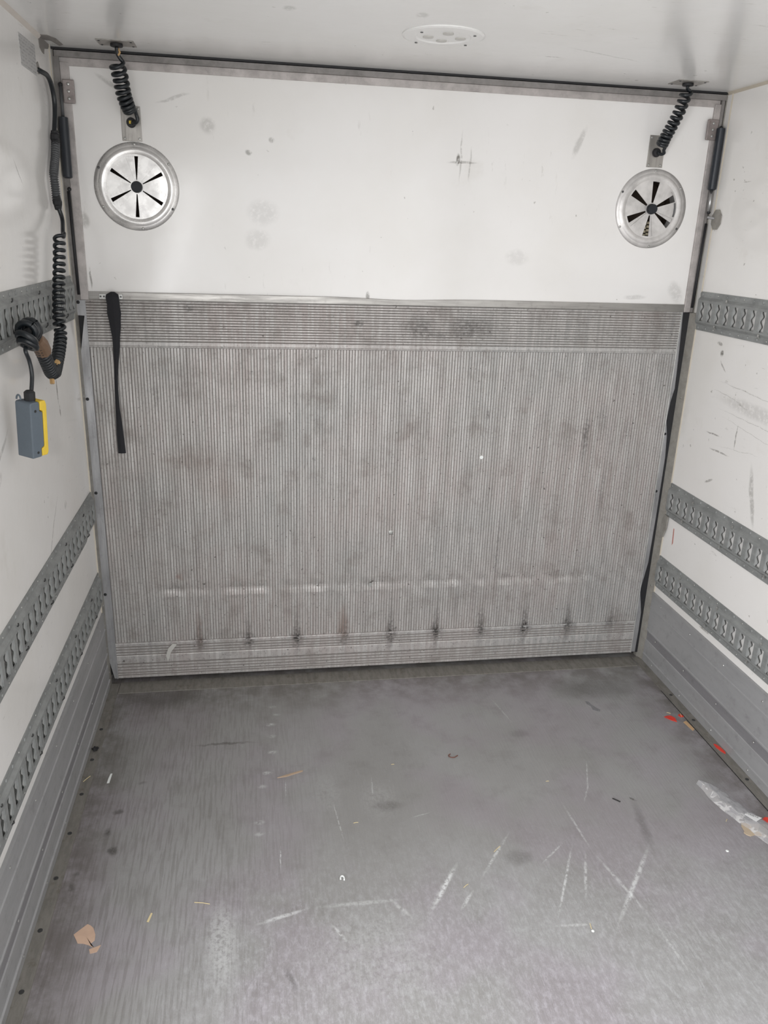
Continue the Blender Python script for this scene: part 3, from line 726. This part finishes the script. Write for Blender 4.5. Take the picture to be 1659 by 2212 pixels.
# ================================================================== lashing rails
ZR = [1.328, .631, .336]
def make_rail(s_, z0, label, cut):
    YF = -1.9 if s_ < 0 else -2.9
    base = Vector((s_ * 1.05, -1.6, z0))
    t = thing('lashing_rail', label, 'rail', base, 'slotted lashing rails on the side walls')
    X = lambda d: s_ * (1.05 - d)
    y_end = -.040
    bm = bmesh.new()
    hgt = .13
    # bottom and top flanges + webs
    def q4(a, b, c_, d_):
        f = bm.faces.new([bm.verts.new(p) for p in (a, b, c_, d_)]); return f
    def sweep(p0, p1, ya, yb, n=1):
        for q in range(n):
            y0 = ya + (yb - ya) * q / n; y1 = ya + (yb - ya) * (q + 1) / n
            q4((X(p0[1]), y0, z0 + p0[0]), (X(p0[1]), y1, z0 + p0[0]), (X(p1[1]), y1, z0 + p1[0]), (X(p1[1]), y0, z0 + p1[0]))
    F, P = .0028, .0112
    lowy = y_end if not cut else -.17
    sweep((0, 0), (0, F), lowy, YF); sweep((0, F), (.018, F), lowy, YF); sweep((.018, F), (.027, P), y_end, YF)
    if cut:   # torn lower flange corner near the frame
        q4((X(F), lowy, z0), (X(F), lowy, z0 + .018), (X(F), lowy + .05, z0 + .018), (X(F), lowy + .035, z0 + .012))
    sweep((.103, P), (.112, F), y_end, YF); sweep((.112, F), (.13, F), y_end, YF); sweep((.13, F), (.13, 0), y_end, YF)
    # end cap
    q4((X(0), y_end, z0 + .01), (X(0), y_end, z0 + .12), (X(P), y_end, z0 + .103), (X(P), y_end, z0 + .027))
    # rounded tongue at the frame end of both flanges
    for za, zb in ((.0, .018), (.112, .13)):
        if cut and za == 0: continue
        q4((X(F), y_end, z0 + za), (X(F), y_end, z0 + zb), (X(F), y_end + .006, z0 + zb - .005), (X(F), y_end + .006, z0 + za + .005))
    # plateau with slots
    zc0, zc1 = .033, .095
    n = int((y_end - YF) / .05); y = y_end
    first = -.045
    edges = [y_end, first]
    sweep((.027, P), (.103, P), y_end, first)
    K = 8
    q = 0
    while first - .05 * (q + 1) > YF:
        ya = first - .05 * q; yb = ya - .05
        sa, sb = ya - .011, ya - .041     # slot far and near edges
        sweep((.027, P), (zc0, P), ya, yb); sweep((zc1, P), (.103, P), ya, yb)
        sweep((zc0, P), (zc1, P), ya, sa); sweep((zc0, P), (zc1, P), sb, yb)
        Q = P - .004
        for yy in (sa, sb):
            q4((X(P), yy, z0 + zc0), (X(P), yy, z0 + zc1), (X(Q), yy, z0 + zc1), (X(Q), yy, z0 + zc0))
        for zz in (zc0, zc1):
            q4((X(P), sa, z0 + zz), (X(P), sb, z0 + zz), (X(Q), sb, z0 + zz), (X(Q), sa, z0 + zz))
        q += 1
    sweep((.027, P), (.103, P), first - .05 * q, YF)
    bmesh.ops.remove_doubles(bm, verts=bm.verts, dist=1e-5)
    obj('rail_plate', bm, 'galv', t)
    # wavy inner lips of the slots
    ya = first; sa, sb = ya - .011, ya - .041
    bm = bmesh.new(); K = 20; prev = None
    for i in range(K + 1):
        f_ = i / K; zz = z0 + zc0 + (zc1 - zc0) * f_
        wv_ = sa - (.0040 + .0110 * (.5 - .5 * math.cos(4 * PI * f_)) + (.002 if f_ < .08 or f_ > .92 else 0))
        row = [bm.verts.new((X(P - .0035), sa, zz)), bm.verts.new((X(P - .0030), wv_, zz)), bm.verts.new((X(P - .0065), wv_ + .0008, zz))]
        if prev:
            for j in range(2):
                f = bm.faces.new((prev[j], prev[j + 1], row[j + 1], row[j]))
                f.material_index = j
        prev = row
    lip = obj('slot_lip', bm, 'slot_lip', t); lip.data.materials.append(M['slot_edge'])
    for j in range(1, 31): copy_obj(lip, (0, -.05 * j, 0), t)
    # pressed domes and small rivets on both flanges
    for zz in (.009, .121):
        bmx = bmesh.new(); disc(bmx, (X(F), -.05, z0 + zz), .0055, 'x', -s_ * .0022, 10, 1); dm = obj('dome', bmx, 'galv', t, smooth=True)
        bmx = bmesh.new(); disc(bmx, (X(F), -.15, z0 + zz), .003, 'x', -s_ * .0022, 8, 1); rv_ = obj('rivet', bmx, 'rivet', t, smooth=True)
        if cut and zz < .1: dm.location.y -= .2; rv_.location.y -= .1
        for j in range(1, 30):
            y = -.05 - .05 * j
            if cut and zz < .1 and y > -.2: continue
            if j % 3 == 2: 
                if j > 2: copy_obj(rv_, (0, -.05 * (j - 2), 0), t)
            else: copy_obj(dm, (0, -.05 * j, 0), t)
    # oval fasteners on the bend
    for zz, yy0 in ((.108, -.215), (.022, -.165)):
        bmx = bmesh.new(); tube(bmx, [(X(.006), yy0, z0 + zz - .007), (X(.0125), yy0 - .002, z0 + zz), (X(.013), yy0 - .004, z0 + zz + .006)], .0032 if s_ > 0 else .0018, 8)
        ov = obj('oval_stud', bmx, 'rivet' if s_ > 0 else 'screw', t)
        for j in range(1, 6): copy_obj(ov, (0, -.25 * j, 0), t)
    return t
names = {(-1, 0): 'slotted steel rail at shoulder height on the left wall, behind the coiled cable', (-1, 1): 'middle slotted steel rail of the left wall, with a torn lower corner',
         (-1, 2): 'lowest slotted steel rail of the left wall, just above the kick plate', (1, 0): 'topmost slotted steel rail of the right wall, at shoulder height',
         (1, 1): 'middle slotted steel rail of the right wall, above the red scratch', (1, 2): 'lowest slotted steel rail of the right wall, just above the kick plate'}
for s_ in (-1, 1):
    for i, z0 in enumerate(ZR): make_rail(s_, z0, names[(s_, i)], s_ < 0 and i == 1)
# red scratch of paint on the right wall
tag(centre(obj('paint_mark', prism([(-.10, .60), (-.106, .60), (-.112, .545), (-.106, .535)], 'x', 1.0494, 1.0502), simple('red_paint_smear', (.48, .2, .17), .5))), 'thin red paint smear on the white right wall below the middle rail', 'mark')

# ================================================================== remote cable and pendant
rc = thing('remote_cable', 'black spiral remote cable hanging down the left wall and hooked on the top rail', 'cable', (-1.045, -.17, 1.99))
bm = bmesh.new()
up = spline([(-1.052, -.20, 1.992), (-1.044, -.185, 1.990), (-1.036, -.146, 1.985), (-1.034, -.114, 1.961), (-1.034, -.101, 1.929), (-1.034, -.112, 1.892), (-1.035, -.138, 1.845)], 8)
tube(bm, up, .0066, 10); obj('upper_lead', bm, 'black_gloss', rc, smooth=True)
sl_ = spline([(-1.034, -.138, 1.845), (-1.034, -.139, 1.819), (-1.032, -.165, 1.785), (-1.032, -.19, 1.756), (-1.032, -.206, 1.731), (-1.032, -.203, 1.70), (-1.033, -.198, 1.668)], 16)
bm = bmesh.new(); N = len(sl_)
tube(bm, sl_, lambda f_: .0105 + .0018 * (1 if int(f_ * (N - 1)) % 3 == 0 else -.3), 14); obj('corrugated_sleeve', bm, 'sleeve', rc)
for p0, p1 in (((-1.034, -.139, 1.852), (-1.033, -.141, 1.812)), ((-1.031, -.205, 1.682), (-1.032, -.190, 1.645))):
    bm = bmesh.new(); a, b = Vector(p0), Vector(p1)
    tube(bm, [a.lerp(b, q / 6) + Vector((0, .002 * math.sin(q * 2), 0)) for q in range(7)], lambda f_: .013 - .004 * abs(f_ - .5) * 2, 9); obj('tape_wrap', bm, 'black', rc)
ld_ = spline([(-1.032, -.195, 1.655), (-1.022, -.20, 1.62), (-1.014, -.243, 1.588), (-1.010, -.262, 1.572)], 8)
bm = bmesh.new(); tube(bm, ld_, .0058, 10); obj('lower_lead', bm, 'black_gloss', rc, smooth=True)
cp = spline([(-1.014, -.292, 1.575), (-1.014, -.319, 1.515), (-1.014, -.356, 1.445), (-1.014, -.393, 1.363), (-1.012, -.398, 1.326), (-1.010, -.434, 1.294), (-1.008, -.490, 1.262), (-1.006, -.535, 1.243)], 12)
hx = helix(cp, .0125, 29, 16, lambda t: 1 - (1 - t) ** 1.35)
pts = spline([(-1.010, -.262, 1.572), (-1.004, -.275, 1.582), hx[0]], 5)[:-1] + hx
bm = bmesh.new(); tube(bm, pts, .0050, 8); obj('coil', bm, 'black_gloss', rc, smooth=True)
# lower bend and rise to the rail
cp2 = spline([(-1.006, -.535, 1.243), (-1.004, -.575, 1.250), (-1.0, -.625, 1.284), (-.998, -.668, 1.318), (-.996, -.70, 1.343)], 12)
hx2 = helix(cp2, .0125, 17, 14)
bm = bmesh.new(); tube(bm, hx2, .0048, 8); obj('coil', bm, 'black_gloss', rc, smooth=True)
bm = bmesh.new(); tube(bm, cp2[2:], .0112, 12); obj('sheath', bm, 'black', rc)
bm = bmesh.new(); tube(bm, [(-.997, -.660, 1.315), (-.996, -.69, 1.338), (-.996, -.72, 1.352)], lambda f_: .0195 if f_ < .6 else .016, 10); obj('tape_band', bm, 'tape', rc, label='brown tape wrap')
bm = bmesh.new(); tube(bm, [(-1.005, -.512, 1.243), (-1.004, -.520, 1.262), (-1.000, -.512, 1.268)], .008, 6); obj('tape_flag', bm, 'tape_tan', rc, label='tan tape scrap')
bm = bmesh.new(); tube(bm, [(-1.004, -.575, 1.233), (-1.003, -.580, 1.222)], .006, 5); obj('tape_flag', bm, 'tape_tan', rc, label='tan tape scrap')
# loose knot round the rail
def ring(c_, n_, r_, k_=14):
    n_ = Vector(n_).normalized(); u = n_.orthogonal().normalized(); v = n_.cross(u)
    return [Vector(c_) + (u * math.cos(2 * PI * q / k_) + v * math.sin(2 * PI * q / k_)) * r_ for q in range(k_ + 1)]
for c_, n_, r_ in (((-.997, -.745, 1.372), (.2, 1, -.4), .020), ((-.995, -.765, 1.378), (.2, 1, -.2), .021), ((-.995, -.79, 1.378), (.1, 1, .3), .019), ((-.993, -.805, 1.362), (.4, .6, .7), .020), ((-.993, -.80, 1.350), (.3, .5, .8), .018)):
    bm = bmesh.new(); tube(bm, ring(c_, n_, r_), .0075, 8, cap=False); obj('loop', bm, 'black_gloss', rc, smooth=True)
bm = bmesh.new(); tube(bm, spline([(-.995, -.72, 1.355), (-.994, -.77, 1.372), (-.993, -.80, 1.36)], 5), .012, 8); obj('inner_bend', bm, 'black', rc)
GL = Vector((-.985, -.815, 1.235))
bm = bmesh.new(); tube(bm, spline([(-.993, -.82, 1.345), (-.990, -.835, 1.338), (-.988, -.822, 1.315), (-.986, -.822, 1.285), (-.987, -.838, 1.25)], 8), .0046, 10); obj('pendant_lead', bm, 'black_gloss', rc, smooth=True)

pt = thing('control_pendant', 'grey and yellow hand control pendant hanging on its cable at the left wall', 'remote control', (-.985, -.83, 1.055))
yaw = math.radians(-32); Mx = Matrix.Translation((-.992, -.845, 1.170)) @ Matrix.Rotation(math.radians(3.5), 4, 'Y') @ Matrix.Rotation(math.radians(2.5), 4, 'X') @ Matrix.Rotation(yaw, 4, 'Z')
# local: x = width, y = depth (-y is the back cover turned to the camera), z = height
def pbox(name, mat, pts, x0, x1, bev=.003):
    """polygon in (depth, height) extruded over the width"""
    bm = prism(pts, 'x', x0, x1); bmesh.ops.transform(bm, matrix=Mx, verts=bm.verts)
    return obj(name, bm, mat, pt, bevel=bev)
W_, D_, H_ = .0225, .0235, .064
pbox('back_shell', 'pend_grey', [(-D_, -H_), (-D_, H_ - .003), (-D_ + .004, H_), (.000, H_), (.003, H_ - .005), (.003, H_ - .022), (.011, H_ - .025), (.011, -H_ + .024), (.003, -H_ + .020), (.003, -H_)], -W_, W_, .0025)
pbox('front_shell', 'pend_yellow', [(.0045, -H_ + .001), (.0045, -H_ + .019), (.0125, -H_ + .0225), (.0125, H_ - .0235), (.0045, H_ - .0205), (.0045, H_ - .0), (.020, H_), (D_, H_ - .010), (D_, -H_ + .008), (.020, -H_ + .001)], -W_ + .0005, W_ - .0005, .002)
bm = bmesh.new(); tube(bm, [(0, -.002, H_ - .002), (0, -.002, H_ + .006), (0, -.002, H_ + .0065), (0, -.002, H_ + .018), (0, -.002, H_ + .022)], lambda f_: .0118 if f_ < .8 else .008, 8); bmesh.ops.transform(bm, matrix=Mx, verts=bm.verts)
obj('cable_gland', bm, 'black', pt)
bm = bmesh.new(); tube(bm, [(-.016 + .006 * math.cos(a), -.018, H_ + .002 + .010 * math.sin(a)) for a in [PI * q / 10 for q in range(11)]], .002, 8); bmesh.ops.transform(bm, matrix=Mx, verts=bm.verts)
obj('hanging_loop', bm, 'pend_grey', pt)
for x, y, z in ((W_, -.010, H_ - .020), (W_, -.008, -H_ + .012)):
    bm = bmesh.new(); disc(bm, (x - .0005, y, z), .0032, 'x', .001, 10); bmesh.ops.transform(bm, matrix=Mx, verts=bm.verts); obj('screw', bm, 'ink', pt)

# ================================================================== small fixed things
st = obj('label_sticker', prism([(-.362, 2.046), (-.207, 2.047), (-.209, 1.974), (-.361, 1.975)], 'x', -1.0504, -1.0492), 'label')
tag(centre(st), 'faded grey printed sticker high on the left wall near the ceiling', 'sticker')
# sealant patch folded into the upper left corner
cpt = thing('sealant_patch', 'grey smeared sealant patch in the upper left corner of wall and ceiling', 'patch', (-1.05, -.1, 2.04))
obj('wall_leaf', prism([(-.157, H), (-.152, 2.054), (-.125, 2.046), (-.105, 2.045), (-.095, 2.06), (-.05, 2.068), (-.03, H)], 'x', -1.0502, -1.0485), 'sealant', cpt)
obj('ceiling_leaf', prism([(-1.05, -.160), (-1.025, -.163), (-1.010, -.125), (-1.008, -.05), (-1.022, -.03), (-1.03, -.09), (-1.05, -.10)], 'z', H - .0012, H + .0002), 'sealant', cpt)
# wall grommet patch where the remote cable leaves the wall
tag(centre(obj('wall_gasket', prism([(-.205, 2.005), (-.19, 2.012), (-.178, 2.0), (-.18, 1.985), (-.20, 1.98)], 'x', -1.0502, -1.048), 'sealant')), 'small grey gasket where the remote cable leaves the left wall', 'gasket')
# round ceiling lamp
cl = thing('ceiling_lamp', 'round white four-lens lamp on the ceiling', 'lamp', (-.012, -.475, H))
bm = bmesh.new()
prof = [(.1035, 0), (.1035, -.002), (.098, -.0045), (.070, -.005), (.066, -.002), (.05, -.0015), (.0, -.0015)]
seg_ = 56; cx, cy = -.012, -.478
rings = [[bm.verts.new((cx + r * math.cos(2 * PI * q / seg_), cy + r * math.sin(2 * PI * q / seg_), H + z)) for q in range(seg_)] for r, z in prof[:-1]]
for a, b in zip(rings, rings[1:]):
    for q in range(seg_): bm.faces.new((a[q], a[(q + 1) % seg_], b[(q + 1) % seg_], b[q]))
bm.faces.new(rings[-1])
bmesh.ops.recalc_face_normals(bm, faces=bm.faces)
obj('cover', bm, 'lamp', cl)
for dx, dy in ((-.035, .02), (.006, -.028), (.047, .014), (.006, .05)):
    bm = bmesh.new(); disc(bm, (cx + dx, cy + dy, H - .0015), .0135, 'z', -.002, 20); obj('lens', bm, 'lamp_lens', cl)
for dx, dy in ((-.066, -.046), (.074, -.05), (-.058, .09), (.077, .078)):
    bm = bmesh.new(); disc(bm, (cx + dx * .95, cy + dy * .82, H - .0048), .0036, 'z', -.0015, 10); obj('screw', bm, 'screw', cl)
# pull strap
ps = thing('pull_strap', 'black webbing pull strap hanging from the bottom edge of the upper door', 'strap', (-.93, -.012, .885))
obj('bracket_plate', B(-.973, -.902, -.0155, -.0128, 1.388, 1.404), 'lip', ps, bevel=.001)
for x in (-.968, -.958, -.916, -.907):
    bm = bmesh.new(); disc(bm, (x, -.0155, 1.396), .003, 'y', -.001, 8); obj('screw', bm, 'screw', ps)
L_ = [(-.936, -.926, 1.411, -.018), (-.950, -.914, 1.403, -.021), (-.952, -.912, 1.395, -.026), (-.949, -.911, 1.372, -.026), (-.951, -.909, 1.345, -.025), (-.948, -.912, 1.325, -.022), (-.946, -.914, 1.30, -.018), (-.943, -.9195, 1.27, -.014), (-.943, -.922, 1.24, -.012),
      (-.944, -.930, 1.19, -.010), (-.947, -.936, 1.14, -.010), (-.9485, -.938, 1.10, -.010), (-.951, -.938, 1.04, -.010), (-.952, -.935, 1.0, -.010), (-.9535, -.932, .95, -.010), (-.953, -.929, .886, -.010)]
bm = bmesh.new(); prev = None
for xa, xb, z, y in L_:
    row = [bm.verts.new(p) for p in ((xa, y, z), ((xa + xb) / 2, y - .003, z), (xb, y, z), (xb, y + .003, z), (xa, y + .003, z))]
    if prev:
        for j in range(5): bm.faces.new((prev[j], prev[(j + 1) % 5], row[(j + 1) % 5], row[j]))
    else: bm.faces.new(row[::-1])
    prev = row
bm.faces.new(prev)
bmesh.ops.recalc_face_normals(bm, faces=bm.faces)
obj('webbing', bm, 'web', ps)

# ================================================================== litter on the floor
def flat(name, pts, mat, label, cat, z=0.0, th=.0012, group=None, lift=0):
    c_ = Vector((sum(p[0] for p in pts) / len(pts), sum(p[1] for p in pts) / len(pts), 0))
    bm = bmesh.new()
    rad = max((Vector((*p, 0)) - c_).length for p in pts)
    top = [bm.verts.new((p[0], p[1], z + th + lift * (((p[0] - c_.x) / rad) ** 2))) for p in pts]; bot = [bm.verts.new((p[0], p[1], z + lift * (((p[0] - c_.x) / rad) ** 2))) for p in pts]
    ct = bm.verts.new((c_.x, c_.y, z + th)); cb = bm.verts.new((c_.x, c_.y, z))
    n_ = len(pts)
    for q in range(n_):
        r_ = (q + 1) % n_
        bm.faces.new((top[q], top[r_], ct)); bm.faces.new((bot[r_], bot[q], cb)); bm.faces.new((bot[q], bot[r_], top[r_], top[q]))
    bmesh.ops.recalc_face_normals(bm, faces=bm.faces)
    o = centre(obj(name, bm, mat)); tag(o, label, cat, group); return o
flat('red_shard', [(.934, -.432), (.950, -.424), (.964, -.425), (.972, -.442), (.967, -.465), (.952, -.452)], 'red', 'larger red plastic shard on the floor beside the right flange', 'shard', group='red plastic shards', lift=.003)
flat('red_shard', [(.992, -.426), (1.000, -.418), (1.0085, -.424), (1.009, -.436), (.996, -.438)], 'red', 'tiny red plastic shard under the edge of the right flange', 'shard', group='red plastic shards')
flat('red_shard', [(1.024, -.607), (1.031, -.609), (1.038, -.630), (1.040, -.655), (1.034, -.664), (1.028, -.649), (1.022, -.625)], 'red', 'red plastic shard lying on the flange against the right kick plate', 'shard', z=.0042, group='red plastic shards')
flat('red_shard', [(.973, -.966), (.985, -.960), (1.002, -.968), (1.002, -.995), (.985, -1.0), (.976, -.988)], 'red', 'red plastic shard beside the clear plastic bag', 'shard', group='red plastic shards')
flat('cardboard_chip', [(.990, -.468), (1.004, -.461), (1.008, -.512), (.997, -.522)], 'card_tan', 'tan rectangular cardboard chip against the right floor flange', 'cardboard')
flat('cardboard_piece', [(.897, -.976), (.889, -.99), (.886, -1.009), (.880, -1.016), (.883, -1.024), (.892, -1.031), (.908, -1.027), (.941, -1.041), (.985, -1.05), (1.0, -1.02), (.965, -.99), (.93, -.985)], 'card_pale', 'pale torn cardboard piece under the clear plastic bag', 'cardboard', th=.002, lift=.004)
flat('cardboard_scrap', [(-.950, -1.144), (-.940, -1.133), (-.923, -1.116), (-.914, -1.122), (-.907, -1.130), (-.899, -1.150), (-.898, -1.166), (-.905, -1.174), (-.904, -1.180), (-.896, -1.187), (-.910, -1.178), (-.924, -1.172), (-.936, -1.170), (-.942, -1.158)], 'card', 'large brown torn cardboard scrap on the floor near the left flange', 'cardboard', group='brown cardboard scraps')
flat('cardboard_scrap', [(-.906, -1.191), (-.892, -1.186), (-.881, -1.182), (-.887, -1.200), (-.902, -1.203)], 'card', 'small brown cardboard scrap beside the large torn one', 'cardboard', group='brown cardboard scraps')
flat('wood_splinter', [(-.452, -.615), (-.426, -.613), (-.372, -.593), (-.370, -.589), (-.378, -.588), (-.43, -.606)], 'wood', 'long pale wood splinter on the floor left of centre', 'splinter', th=.002)
flat('paper_strip', [(-.962, -.537), (-.957, -.537), (-.959, -.581), (-.966, -.582), (-.965, -.56)], 'white_plastic', 'thin pale green white strip on the floor at the left', 'strip')
flat('paper_strip', [(-.776, -1.100), (-.772, -1.102), (-.778, -1.128), (-.783, -1.126)], 'straw', 'short cream strip on the near left floor', 'strip')
bm = bmesh.new(); bmesh.ops.create_icosphere(bm, subdivisions=2, radius=.010)
for v in bm.verts: v.co *= 1 + .3 * math.sin(v.co.x * 700 + v.co.y * 500); v.co.z = max(0, v.co.z * .6 + .004)
bmesh.ops.translate(bm, verts=bm.verts, vec=(-1.030, -.413, .004))
tag(centre(obj('rubber_crumb', bm, 'black')), 'black rubber crumb on the left floor flange', 'crumb')
bm = bmesh.new(); tube(bm, [(.121 + .014 * math.cos(a), -.567 + .010 * math.sin(a), .002) for a in [2.0 + 3.0 * q / 10 for q in range(11)]] + [(.137, -.568, .002)], .0014, 6)
tag(centre(obj('wire_curl', bm, 'rust')), 'small curled rusty wire on the middle of the floor', 'wire')
bm = bmesh.new(); tube(bm, [(-.294 + .005 * math.cos(a), -1.049 + .009 * math.sin(a), .003) for a in [-.6 + 3.9 * q / 10 for q in range(11)]], .0022, 7)
tag(centre(obj('plastic_hook', bm, 'white_plastic')), 'small white broken plastic hook on the floor', 'clip')
straws = [((.145, -.992), .7, .030, 'two-tone straw beside the pale scuff right of centre'), ((.025, -1.111), .6, .018, 'short straw near the middle of the near floor'),
          ((.302, -1.275), 1.4, .016, 'straw bit beside the white speck on the near right floor'), ((-.653, -1.085), -.25, .040, 'long thin straw on the near left floor'), ((-.233, -.842), .1, .014, 'short tan chip in the middle of the floor'),
          ((-.083, -.59), .0, .010, 'tiny yellow chip left of the rusty wire curl'), ((1.004, -.425), 1.3, .022, 'straw stem beside the red shards'), ((.965, -.408), -.6, .014, 'short straw above the larger red shard'),
          ((.388, -.727), 0, .010, 'tan crumb on the dark patch right of centre'), ((-1.028, -.56), 1.0, .03, 'straw bit on the left floor flange'), ((.86, -.96), .8, .012, 'pale chip left of the clear plastic bag')]
for (x, y), a, ln_, lab in straws:
    dx, dy = math.cos(a) * ln_ / 2, math.sin(a) * ln_ / 2
    zz = .0055 if abs(x) > 1.01 else .0012
    bm = bmesh.new(); tube(bm, [(x - dx, y - dy, zz), (x + dx * .1, y + dy * .1 + .0008, zz + .0003), (x + dx, y + dy, zz)], .0009, 6)
    tag(centre(obj('straw_bit', bm, 'straw')), lab, 'straw', 'straw bits on the floor')
bm = bmesh.new(); disc(bm, (.302, -1.289, 0), .004, 'z', .002, 7, 1); tag(centre(obj('white_crumb', bm, 'white_plastic')), 'white speck on the near right floor', 'crumb', 'white crumbs')
bm = bmesh.new(); disc(bm, (.792, -1.076, 0), .0045, 'z', .002, 7, 1); tag(centre(obj('white_crumb', bm, 'white_plastic')), 'white speck on the floor below the cardboard piece', 'crumb', 'white crumbs')
bm = bmesh.new(); tube(bm, [(.560, -.828, .0015), (.570, -.838, .0015), (.577, -.846, .0015)], .002, 6); tag(centre(obj('dark_sliver', bm, 'ink')), 'short dark sliver on the floor right of centre', 'sliver')
# dried glue film scrap
flat('film_scrap', [(.690, -.300), (.700, -.305), (.703, -.325), (.712, -.345), (.722, -.360), (.715, -.372), (.695, -.358), (.697, -.335), (.688, -.318)], 'film', 'small clear film scrap on the far right floor', 'scrap', th=.0008)
# clear plastic bag with its white label
bag = thing('plastic_bag', 'crumpled clear plastic bag with a small white printed label on the right floor', 'bag', (.92, -.93, 0))
axis = spline([(.866, -.790, 0), (.885, -.815, 0), (.893, -.85, 0), (.903, -.895, 0), (.920, -.945, 0), (.940, -.995, 0), (.962, -1.045, 0), (.985, -1.09, 0)], 8)
from mathutils import noise as mnoise
bm = bmesh.new(); rows = []
hw = [.010, .026, .034, .036, .036, .040, .044, .046]
for q, p_ in enumerate(axis):
    u_ = q / (len(axis) - 1) * 7; i0 = min(6, int(u_)); h_ = hw[i0] + (hw[i0 + 1] - hw[i0]) * (u_ - i0)
    h_ *= 1 + .10 * mnoise.noise(Vector((0, p_.y * 40, 3)))
    row = []
    for j in range(21):
        f_ = j / 20 * 2 - 1
        v_ = Vector((p_.x + f_ * h_ * .95, p_.y + f_ * h_ * .35, 0))
        cr = abs(mnoise.noise(Vector((v_.x * 55, v_.y * 30, 1)))) * .006 + abs(mnoise.noise(Vector((v_.x * 130, v_.y * 80, 5)))) * .002
        v_.z = .0015 + (.010 * (1 - f_ * f_) + cr) * (1 - f_ ** 6)
        row.append(bm.verts.new(v_))
    rows.append(row)
for a, b in zip(rows, rows[1:]):
    for j in range(20): bm.faces.new((a[j], a[j + 1], b[j + 1], b[j]))
film = obj('film', bm, 'film', bag, smooth=True)
lab = [Vector(p) for p in ((.906, -.970, .027), (.920, -.963, .026), (.950, -.990, .026), (.922, -1.004, .028))]
bm = bmesh.new(); v_ = [bm.verts.new(p) for p in lab]; bm.faces.new(v_)
g = bmesh.ops.extrude_face_region(bm, geom=list(bm.faces)); bmesh.ops.translate(bm, verts=[v for v in g['geom'] if isinstance(v, bmesh.types.BMVert)], vec=(0, 0, -.0005))
bmesh.ops.recalc_face_normals(bm, faces=bm.faces)
lb = obj('paper_label', bm, 'paper', bag)
fc = bpy.data.curves.new('print', 'FONT'); fc.body = 'VTRSETX'; fc.size = .0085; fc.align_x = 'CENTER'; fc.align_y = 'CENTER'
tmp = bpy.data.objects.new('print', fc); C.objects.link(tmp)
dg = bpy.context.evaluated_depsgraph_get(); me = bpy.data.meshes.new_from_object(tmp.evaluated_get(dg)); bpy.data.objects.remove(tmp)
U = (lab[2] - lab[1]).normalized(); N_ = Vector((0, 0, 1)); V_ = N_.cross(U).normalized()
Mt = Matrix.Identity(4)
for i_, col in enumerate((U, V_, N_)):
    for j_ in range(3): Mt[j_][i_] = col[j_]
Mt.translation = (lab[0] + lab[1] + lab[2] + lab[3]) / 4 + Vector((.001, .003, .0013))
me.transform(Mt); me.transform(Matrix.Translation(-wloc(lb))); me.materials.clear(); me.materials.append(M['ink'])
po = bpy.data.objects.new('print', me); C.objects.link(po); po.parent = lb
